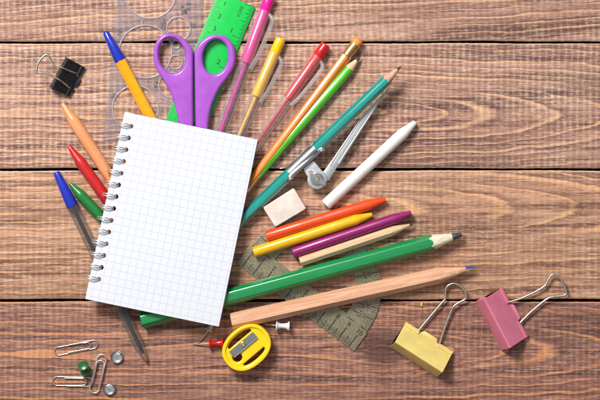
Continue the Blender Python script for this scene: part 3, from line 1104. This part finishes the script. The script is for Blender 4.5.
ink = m.math('MAXIMUM', gridline(sx.outputs[0], 1.0012), gridline(sx.outputs[1], 1.0004))
pn1 = m.noise(co, 2500, 3)
ink = m.math('MULTIPLY', ink, m.math('MULTIPLY_ADD', m.noise(co, 120, 3), 0.25, 0.25), clamp=True)
pap = m.mix(m.noise(co, 25, 2), srgb(216, 218, 224), srgb(222, 223, 227))
pap = m.mix(ink, pap, srgb(150, 166, 196))
mesh_paper = m.done(m.bsdf(pap, 0.7, spec=0.2, normal=m.bump(pn1, 0.08, 0.0002)))
n_rings = 14
ring_y = []
for k in range(n_rings):
    py_ = 126.3 + 11.72 * k
    # position measured down the left edge
    ring_y.append(NH / 2 - ((py_ - 114.2) * S / math.cos(math.radians(12.8))) * (1 - zt / H))
hx = -NW / 2 + 0.0068


def sheet_bm(x0, y0, x1, y1, za, zb_, jitter=0.0, bev=0.0):
    o_ = [(x0, y0), (x1, y0), (x1, y1), (x0, y1)]
    hs = [ellipse(hx + jitter, y, 0.0018, 0.0018, 0, 18) for y in ring_y]
    return prism_mesh('sheet', [rounded(o_, 0.0008, 3)] + hs, za, zb_, bev, 1)


bm = bmesh.new()
NS = 9
for k in range(NS):
    z0_ = 0.0007 + (TH - 0.0007) * k / NS
    z1_ = 0.0007 + (TH - 0.0007) * (k + 1) / NS - 0.00003
    j1, j2 = random.uniform(-.00035, .0003), random.uniform(-.0003, .0003)
    if k == NS - 1:
        j1 = j2 = 0
    t_ = sheet_bm(-NW / 2 + j1 * 0.3, -NH / 2 + j2, NW / 2 + j1, NH / 2 + j2 * 0.6, z0_, z1_)
    me_ = bpy.data.meshes.new('t')
    t_.to_mesh(me_)
    t_.free()
    bm.from_mesh(me_)
    bpy.data.meshes.remove(me_)
mesh_obj('pages', bm, mesh_paper, nb, 30)
m = NT('printed_cover_card')
co = m.coords()
v = m.n('ShaderNodeTexVoronoi')
m.link(m.mapped(co, (150, 150, 1)), v.inputs['Vector'])
v.inputs['Scale'].default_value = 1
hsv = m.n('ShaderNodeHueSaturation')
m.link(v.outputs['Color'], hsv.inputs['Color'])
hsv.inputs['Saturation'].default_value = 1.3
hsv.inputs['Value'].default_value = 0.75
mesh_obj('back_cover', sheet_bm(-NW / 2, -NH / 2 - 0.0002, NW / 2 + 0.0005, NH / 2 + 0.0005, 0.0, 0.00065), m.done(m.bsdf(hsv.outputs[0], 0.3, coat=0.3)), nb, 30)
M_ring = metal('white_coated_wire', (0.95, 0.95, 0.96), 0.3)
# wire binding: one double loop through each pair of punched holes
for y in ring_y:
    rc = 0.0053
    cx_, cz_ = -NW / 2 + 0.0013, TH * 0.45
    loop = []
    gap = 0.00085
    N = 26
    for s_ in (1, -1):
        seq = []
        for i in range(N + 1):
            a = math.radians(-18 + (232) * i / N)
            g_ = gap * (0.75 + 0.25 * math.sin(math.radians(180 * i / N)))
            seq.append(Vector((cx_ + rc * math.cos(a), y + s_ * g_, cz_ + rc * 0.92 * math.sin(a))))
        loop += seq if s_ == 1 else seq[::-1]
    bm = bmesh.new()
    tube(bm, loop, 0.00043, 8, closed=True)
    mesh_obj('binding_ring', bm, M_ring, nb, 60)

# ------------------------------------------------------------------ yellow sharpener
sh_z = 0.0125
sh_loc = W(247, 346.5, 0)
sh_rot = math.radians(40)
sh = root('pencil_sharpener', sh_loc, 'oval yellow plastic pencil sharpener with steel blade beside the red push pin', 'sharpener', rot=(0, 0, sh_rot))
kk = S * (H - sh_z) / H


def L2(pts):
    return [(u * kk, v * kk) for u, v in pts]


def superell(a, b, e, n=64):
    out_ = []
    for i in range(n):
        t = 2 * math.pi * i / n
        c_, s_ = math.cos(t), math.sin(t)
        out_.append((a * abs(c_) ** (2 / e) * (1 if c_ > 0 else -1), b * abs(s_) ** (2 / e) * (1 if s_ > 0 else -1)))
    return out_


def slot(v0, vmax, um):
    p = [(-um, v0), (um, v0)]
    for i in range(13):
        u = um - 2 * um * i / 12
        p.append((u, v0 + 0.6 + (vmax - v0 - 0.6) * math.sqrt(max(0, 1 - (u / (um * 1.06)) ** 2))))
    return p


su = slot(9.8, 15.6, 14.5)
sl = [(u, -v_) for u, v_ in slot(10.6, 15.2, 13.5)][::-1]
M_yel = plastic('yellow_sharpener_plastic', srgb(250, 208, 6), 0.26, 0.04, 150, 0.03, coat=0.3)
bm = prism_mesh('body', [L2(superell(25.8, 20.6, 2.25)), L2(su), L2(sl), L2(ellipse(-13.4, -1.6, 4.9, 4.6, 0, 24))], 0, sh_z - 0.0008, 0.0013, 3)
mesh_obj('body', bm, M_yel, sh, 50)
# raised rim round the outside
ro = superell(25.6, 20.4, 2.25)
ri = superell(22.0, 17.0, 2.25)
bm = prism_mesh('rim', [L2(ro), L2(ri)], sh_z - 0.003, sh_z + 0.0003, 0.0007, 3)
mesh_obj('rim', bm, M_yel, sh, 50)
bm = bmesh.new()
box(bm, -0.5 * kk, 4.1 * kk, sh_z - 0.0002, 31 * kk, 8.0 * kk, 0.0011)
bmesh.ops.bevel(bm, geom=list(bm.edges), offset=0.00015, segments=1, affect='EDGES')
mesh_obj('blade', bm, M_blade, sh, 30)
bm = bmesh.new()
box(bm, -0.5 * kk, 0.55 * kk, sh_z + 0.00042, 30.6 * kk, 1.0 * kk, 0.00016)
mesh_obj('blade_edge', bm, M_steel, sh, 0)
bm = bmesh.new()
lathe(bm, [(0, 2.7 * kk), (0.0005, 2.7 * kk), (0.0008, 2.2 * kk), (0.0008, 1.4 * kk), (0.0004, 1.2 * kk)], 28, axis='Z', origin=(-0.5 * kk, 5.0 * kk, sh_z + 0.00035))
mesh_obj('screw', bm, M_brass, sh, 40)


# ------------------------------------------------------------------ push pins
def push_pin(a, b, needle_end, rbig, mat, label, base=0.0, za=None, zb=None, zn=0.0003, rsmall=None):
    """a = flange at the needle, b = top flange, all photo pixels"""
    R = rbig * S
    A = W(a[0], a[1], za if za is not None else base + R)
    B = W(b[0], b[1], zb if zb is not None else base + R * 0.92)
    o = root('push_pin', A, label, 'push pin', 'plastic push pins', x_axis=B - A)
    L = (B - A).length
    rs = (rsmall or rbig * 0.92) * S
    bm = bmesh.new()
    lathe(bm, [(-0.0001, R * 0.5), (0, R * 0.9), (0.0003, R), (0.0009, R * 0.98), (0.0014, R * 0.72), (L * 0.35, R * 0.5), (L * 0.62, R * 0.5),
               (L - 0.0018, R * 0.62), (L - 0.0011, rs), (L - 0.0003, rs), (L, rs * 0.9)], 32)
    mesh_obj('grip', bm, mat, o, 40)
    N_ = W(needle_end[0], needle_end[1], zn)
    o.rotation_euler.to_matrix()
    Mi = (Matrix.Translation(A) @ o.rotation_euler.to_matrix().to_4x4()).inverted()
    bm = bmesh.new()
    p1 = Mi @ N_
    tube(bm, [Vector((0.0005, 0, 0)), p1 * 0.5, p1 * 0.88, p1], 0.00055, 10, taper=[1, 1, 0.8, 0.12])
    mesh_obj('needle', bm, M_wire, o, 40)
    return o


M_wpin = plastic('white_pin_plastic', srgb(236, 234, 238), 0.25, 0.04, 200, 0.03, coat=0.4)
push_pin((275.9, 325.6), (289.6, 326.2), (259, 323), 5.4, M_wpin, 'white push pin lying below the thick bare wood pencil')
push_pin((209, 343.6), (223, 343.0), (192.5, 344.8), 5.3, plastic('red_pin_plastic', srgb(204, 10, 14), 0.25, 0.05, 200, 0.03, coat=0.4), 'red push pin lying left of the yellow sharpener')
push_pin((208.2, 330.8), (214.5, 320.5), (198.2, 343.6), 4.6, plastic('grey_white_pin_plastic', srgb(196, 192, 192), 0.25, 0.05, 200, 0.03, coat=0.3), 'pale push pin half hidden under the lower corner of the notebook')
push_pin((86.0, 371.4), (83.2, 365.4), (87.5, 375.5), 5.8, plastic('green_pin_plastic', srgb(6, 88, 34), 0.3, 0.05, 200, 0.03, coat=0.3), 'green push pin standing tilted among the paper clips', za=0.0052, zb=0.0120, zn=0.0001, rsmall=5.4)


# ------------------------------------------------------------------ thumb tacks
def thumb_tack(p, r, ang_, label):
    c = W(p[0], p[1], 0)
    o = root('thumbtack', c, label, 'thumbtack', 'silver thumbtacks', rot=(0, 0, ang_))
    R = r * S
    bm = bmesh.new()
    lathe(bm, [(0.0006, R * 0.15), (0.0004, R * 0.45), (0.0007, R * 0.78), (0.0016, R * 0.97), (0.0019, R), (0.0021, R * 0.98), (0.0018, R * 0.92), (0.0011, R * 0.74), (0.0009, R * 0.42), (0.0010, R * 0.12)], 40, axis='Z')
    mesh_obj('head', bm, M_steel, o, 40)
    bm = bmesh.new()
    tube(bm, [Vector((0, 0, 0.0008)), Vector((0.0006, 0.0004, 0.005)), Vector((0.0010, 0.0008, 0.0085))], 0.00055, 10, taper=[1.3, 0.9, 0.15])
    mesh_obj('pin', bm, M_steel, o, 40)


thumb_tack((117, 357), 6.3, 0.6, 'silver thumbtack lying point up between the pen tip and the paper clips')
thumb_tack((109.5, 389), 6.3, 2.2, 'silver thumbtack lying point up below the upright paper clip')


# ------------------------------------------------------------------ paper clips
def paper_clip(a, b, w, z, mat, label, flip_=1, inner=0.30, zb=None):
    """a, b ends of the outer loop in photo pixels"""
    A, B = W(a[0], a[1], z), W(b[0], b[1], z if zb is None else zb)
    o = root('paper_clip', A, label, 'paper clip', 'wire paper clips', x_axis=B - A)
    L = (B - A).length
    r = w * S / 2
    f_ = flip_
    pts = []

    def arc(cx, rad, t0, t1, n=10):
        return [Vector((cx + rad * math.cos(math.radians(t0 + (t1 - t0) * i / n)), f_ * (rad * math.sin(math.radians(t0 + (t1 - t0) * i / n))), 0)) for i in range(n + 1)]

    rw_ = 0.00052
    r1, r2, r3 = r - rw_, r - rw_ * 1.6, r * 0.66
    # free end, far loop, near outer loop, inner loop
    pts += [Vector((L * 0.24, f_ * r1, 0.0004))]
    pts += [v_ for v_ in arc(L - r, r1, 90, -90)]
    pts += [v_ + Vector((0, f_ * 0, 0)) for v_ in [Vector((p.x, p.y, 0)) for p in arc(r, r1, -90, -270)]][0:11]
    pts[-1].z = 0.0
    back = arc(L - r - L * 0.20, r3, 90, -90)
    for v_ in back:
        v_.y += 0
        v_.z = 0.0009
    # slide the inner loop in beside the outer one
    pts = [Vector((L * 0.74, -f_ * r3, 0.0008)), Vector((L * 0.3, -f_ * r3, 0.0008))]
    pts = [Vector((L * inner, -f_ * r3 * 0.95, 0.0007)), Vector((L * 0.55, -f_ * r3 * 0.98, 0.0007))] + [Vector((p.x, p.y, 0.0007)) for p in arc(L - r3 - L * 0.17, r3, -90, 90)] \
        + [Vector((L * 0.5, f_ * (r3 + r1) / 2, 0.0003))] \
        + [Vector((p.x, p.y, 0.0)) for p in arc(r, r1, 90, 270)] \
        + [Vector((L * 0.5, -f_ * r1, 0))] \
        + [Vector((p.x, p.y, 0.0002)) for p in arc(L - r, r1, -90, 90)] + [Vector((L * 0.62, f_ * r1, 0.0008)), Vector((L * 0.36, f_ * r1 * 1.02, 0.0010))]
    bm = bmesh.new()
    tube(bm, smooth_path(pts, 3), rw_, 10)
    mesh_obj('wire', bm, mat, o, 60)
    return o


paper_clip((54, 352.2), (98.2, 343.6), 9.6, 0.0006, M_wire, 'silver paper clip lying alone above the green push pin', 1)
paper_clip((52.2, 381), (93.5, 382.2), 10.2, 0.0006, M_wire, 'silver paper clip lying flat below the green push pin', -1)
paper_clip((93.2, 393.6), (102.8, 353.8), 10.6, 0.0021, metal('white_zinc_wire', (0.80, 0.80, 0.84), 0.36), 'shiny pale paper clip standing upright in the picture across another clip', -1)


# ------------------------------------------------------------------ binder clips
def binder_clip(j0, j1, depth, jaw_deg, handle, mat, label, hw=0.0009, folded=False, handle_z=None, inner_mat=None):
    """j0 -> j1 the jaw edge in photo pixels; the spine lies depth pixels to the left of that direction"""
    A, B = W(j0[0], j0[1], 0.0015), W(j1[0], j1[1], 0.0015)
    A.z = B.z = 0
    c = (A + B) / 2
    o = root('binder_clip', c, label, 'binder clip', 'metal binder clips', x_axis=B - A)
    Lx = (B - A).length
    D = depth * S
    ang_ = math.radians(jaw_deg)
    hgt = D * math.tan(ang_)
    back = D + hgt * math.tan(ang_ / 2)      # bottom spine corner sticks out farther
    th_ = 0.0006
    zj = 0.0017

    def sheet(path2, x0, x1, th):
        """bent sheet metal: path2 (y, z) offset inward by th, swept in x"""
        bm = bmesh.new()
        P = [Vector(p) for p in path2]
        nrm = []
        for i in range(len(P)):
            d = (P[min(i + 1, len(P) - 1)] - P[max(i - 1, 0)]).normalized()
            nrm.append(Vector((-d.y, d.x)))
        outer = [[bm.verts.new((x, p.x, p.y)) for p in P] for x in (x0, x1)]
        inner_ = [[bm.verts.new((x, p.x + n_.x * th, p.y + n_.y * th)) for p, n_ in zip(P, nrm)] for x in (x0, x1)]
        n_ = len(P)
        for i in range(n_ - 1):
            bm.faces.new((outer[0][i], outer[0][i + 1], outer[1][i + 1], outer[1][i]))
            bm.faces.new((inner_[0][i], inner_[1][i], inner_[1][i + 1], inner_[0][i + 1]))
            for q in (0, 1):
                bm.faces.new((outer[q][i], inner_[q][i], inner_[q][i + 1], outer[q][i + 1]))
        for i in (0, n_ - 1):
            bm.faces.new((outer[0][i], outer[1][i], inner_[1][i], inner_[0][i]))
        return bm

    def corner(p0, p1, p2, r, n=5):
        p0, p1, p2 = Vector(p0), Vector(p1), Vector(p2)
        a = p1 + (p0 - p1).normalized() * r
        b = p1 + (p2 - p1).normalized() * r
        return [tuple((1 - t / n) ** 2 * a + 2 * (t / n) * (1 - t / n) * p1 + (t / n) ** 2 * b) for t in range(n + 1)]

    j_t, s_t, s_b, j_b = (0.0006, zj), (D, zj + hgt), (back, 0.0), (0.0006, 0.0)
    path = [j_t] + corner(j_t, s_t, s_b, 0.0011) + corner(s_t, s_b, j_b, 0.0011) + [j_b]
    bm = sheet(path, -Lx / 2, Lx / 2, th_)
    mesh_obj('body', bm, mat, o, 35)
    # rolled lips that hold the wire handle, with the tongue between them
    e = 0.205
    for x0, x1 in ((-Lx / 2, -Lx * e), (Lx * e, Lx / 2)):
        bm = bmesh.new()
        lathe(bm, [(x0, 0.00100), (x0 + 0.0001, 0.00125), (x1 - 0.0001, 0.00125), (x1, 0.00100)], 24)
        for v_ in bm.verts:      # flattened roll lying on the sloping face
            y_, z_ = v_.co.y * 1.5, v_.co.z * 0.62
            v_.co.y = 0.0010 + y_ * math.cos(ang_) - z_ * math.sin(ang_) - 0.00055 * math.sin(ang_)
            v_.co.z = zj + 0.0008 + 0.0010 * math.tan(ang_) + y_ * math.sin(ang_) + z_ * math.cos(ang_)
        mesh_obj('rolled_lip', bm, mat, o, 40)
    bm = prism_mesh('tongue', [rounded([(-Lx * 0.19, 0.0012), (-Lx * 0.13, -0.0024), (Lx * 0.13, -0.0024), (Lx * 0.19, 0.0012)], 0.0008, 3)], zj - 0.0006, zj, 0.0001, 1)
    mesh_obj('tongue', bm, mat, o, 30)
    Mi = (Matrix.Translation(c) @ o.rotation_euler.to_matrix().to_4x4()).inverted()
    pts = [Mi @ W(x, y, z) for x, y, z in handle]
    bm = bmesh.new()
    tube(bm, smooth_path(pts, 6), hw, 10)
    mesh_obj('wire_handle', bm, M_wire, o, 60)
    return o


def lacquer(name, c, rough=0.36, metallic=0.08):
    m = NT(name)
    co = m.coords()
    n_ = m.noise(co, 700, 3)
    b_ = m.noise(co, 90, 3)
    col = m.mix(m.ramp(b_, 0.3, 0.7), mul(c, 0.92), mul(c, 1.05))
    col = m.mix(m.math('MULTIPLY', m.ramp(n_, 0.60, 0.70), 0.35), col, mul(c, 0.72))
    scr = m.noise(m.mapped(co, (90, 1500, 300), (0, 0, 0.5)), 1, 3)
    col = m.mix(m.math('MULTIPLY', m.ramp(scr, 0.66, 0.72), 0.4), col, mul(c, 1.25))
    return m.done(m.bsdf(col, m.math('MULTIPLY_ADD', n_, 0.12, rough), metal=metallic, normal=m.bump(n_, 0.1, 0.0002)))


binder_clip((452.5, 352.5), (405.5, 322.5), 21, 43, [(415.0, 329.5, .0022), (416.5, 332.2, .0026), (419, 330, .0029), (430, 317, .0031), (440.5, 304.5, .0034), (445.2, 298.5, .0036), (445.5, 290, .0038), (448.5, 285.3, .0040), (455.5, 283.6, .0042), (462.5, 288, .0042), (466.2, 294.5, .0042), (464.8, 299.5, .0040),
              (459.5, 302.5, .0038), (453.8, 306.5, .0036), (450, 314, .0033), (443, 333, .0029), (439.2, 346, .0026), (438.0, 344, .0022)],
            lacquer('yellow_lacquer', srgb(236, 212, 126)), 'dull yellow binder clip with open wire handle above it')
binder_clip((527, 336.5), (501.5, 288), 21.5, 42, [(503.0, 300.5, .0022), (505.3, 302.2, .0026), (509, 302, .0029), (521, 298.5, .0032), (536, 291.5, .0036), (545, 285.8, .0038), (548.5, 279.5, .0040), (552, 275, .0042), (557, 275.8, .0043), (562, 281, .0044), (566.2, 291, .0043), (565.2, 295, .0042),
              (560, 296.2, .0040), (551.5, 297.2, .0038), (545, 300.5, .0036), (531, 312, .0031), (518, 324.8, .0027), (516.5, 322.6, .0022)],
            lacquer('pink_lacquer', srgb(220, 124, 150)), 'pink binder clip tilted at the right edge with open wire handle')
binder_clip((68.5, 96.5), (84.3, 67), 17.5, 34, [(77.8, 76.2, .0022), (76.8, 73.2, .0030), (74.5, 72.6, .0044), (64, 68.5, .0110), (54.5, 64.6, .0118), (52, 61.5, .0122), (49, 56.5, .0128), (45.5, 54.8, .0130), (40, 60, .0132), (36.8, 67, .0134), (37.4, 72, .0134), (41.5, 73.2, .0132),
              (47, 73.4, .0126), (53.5, 76.6, .0120), (60, 80.2, .0112), (66.5, 85.2, .0066), (69.3, 88.2, .0030), (71.0, 87.0, .0022)],
            plastic('black_enamel', (0.012, 0.012, 0.014), 0.35, 0.3, 400, 0.12), 'small black binder clip with handle folded back at upper left', hw=0.00078)

# a crumb of yellow wax left on the boards
bm = bmesh.new()
bmesh.ops.create_icosphere(bm, subdivisions=2, radius=0.0010)
for v_ in bm.verts:
    v_.co = Vector((v_.co.x * (1 + random.uniform(-.3, .3)), v_.co.y * 1.5 * (1 + random.uniform(-.3, .3)), v_.co.z * 0.5))
c_ = mesh_obj('wax_crumb', bm, wax('yellow_crumb_wax', srgb(244, 200, 60)), None, 0)
c_.location = W(421.5, 304.5, 0.0004)
tag(c_, 'tiny yellow crumb on the wood above the yellow binder clip', 'crumb')

# ------------------------------------------------------------------ light
world = bpy.data.worlds.new('World')
scene.world = world
world.use_nodes = True
bg = world.node_tree.nodes['Background']
wt = world.node_tree
tc = wt.nodes.new('ShaderNodeTexCoord')
dp = wt.nodes.new('ShaderNodeVectorMath')
dp.operation = 'DOT_PRODUCT'
dp.inputs[1].default_value = Vector((-0.45, 0.45, 0.77)).normalized()
wt.links.new(tc.outputs['Generated'], dp.inputs[0])
mr = wt.nodes.new('ShaderNodeMapRange')
mr.interpolation_type = 'SMOOTHSTEP'
mr.inputs['From Min'].default_value = -0.2
mr.inputs['From Max'].default_value = 0.95
mr.inputs['To Min'].default_value = 0.10
mr.inputs['To Max'].default_value = 0.54
wt.links.new(dp.outputs['Value'], mr.inputs['Value'])
bg.inputs[0].default_value = (0.95, 0.97, 1.0, 1)
wt.links.new(mr.outputs['Result'], bg.inputs[1])


def area(name, loc, target, size, power, color=(1, 1, 1), size_y=None):
    ld = bpy.data.lights.new(name, 'AREA')
    ld.energy = power
    ld.color = color
    ld.size = size
    if size_y:
        ld.shape = 'RECTANGLE'
        ld.size_y = size_y
    o = bpy.data.objects.new(name, ld)
    COL.objects.link(o)
    o.location = loc
    d = Vector(target) - Vector(loc)
    o.rotation_euler = d.to_track_quat('-Z', 'Y').to_euler()
    return o


area('key_softbox', (-0.65, 1.01, 1.365), (0, 0.0, 0), 0.52, 42, (1.0, 0.985, 0.955), 0.52)

# ------------------------------------------------------------------ camera and output
cd = bpy.data.cameras.new('camera')
cam = bpy.data.objects.new('camera', cd)
COL.objects.link(cam)
cam.location = (0, 0, H)
cam.rotation_euler = (0, 0, 0)
cd.sensor_width = 36
cd.lens = 36 * H / (600 * S)
cd.clip_start = 0.01
cd.clip_end = 10
scene.camera = cam
scene.view_settings.view_transform = 'Standard'
scene.view_settings.look = 'None'
scene.view_settings.exposure = 0
scene.view_settings.gamma = 1
scene.render.film_transparent = False
scene.cycles.use_denoising = True
scene.cycles.transparent_max_bounces = 16
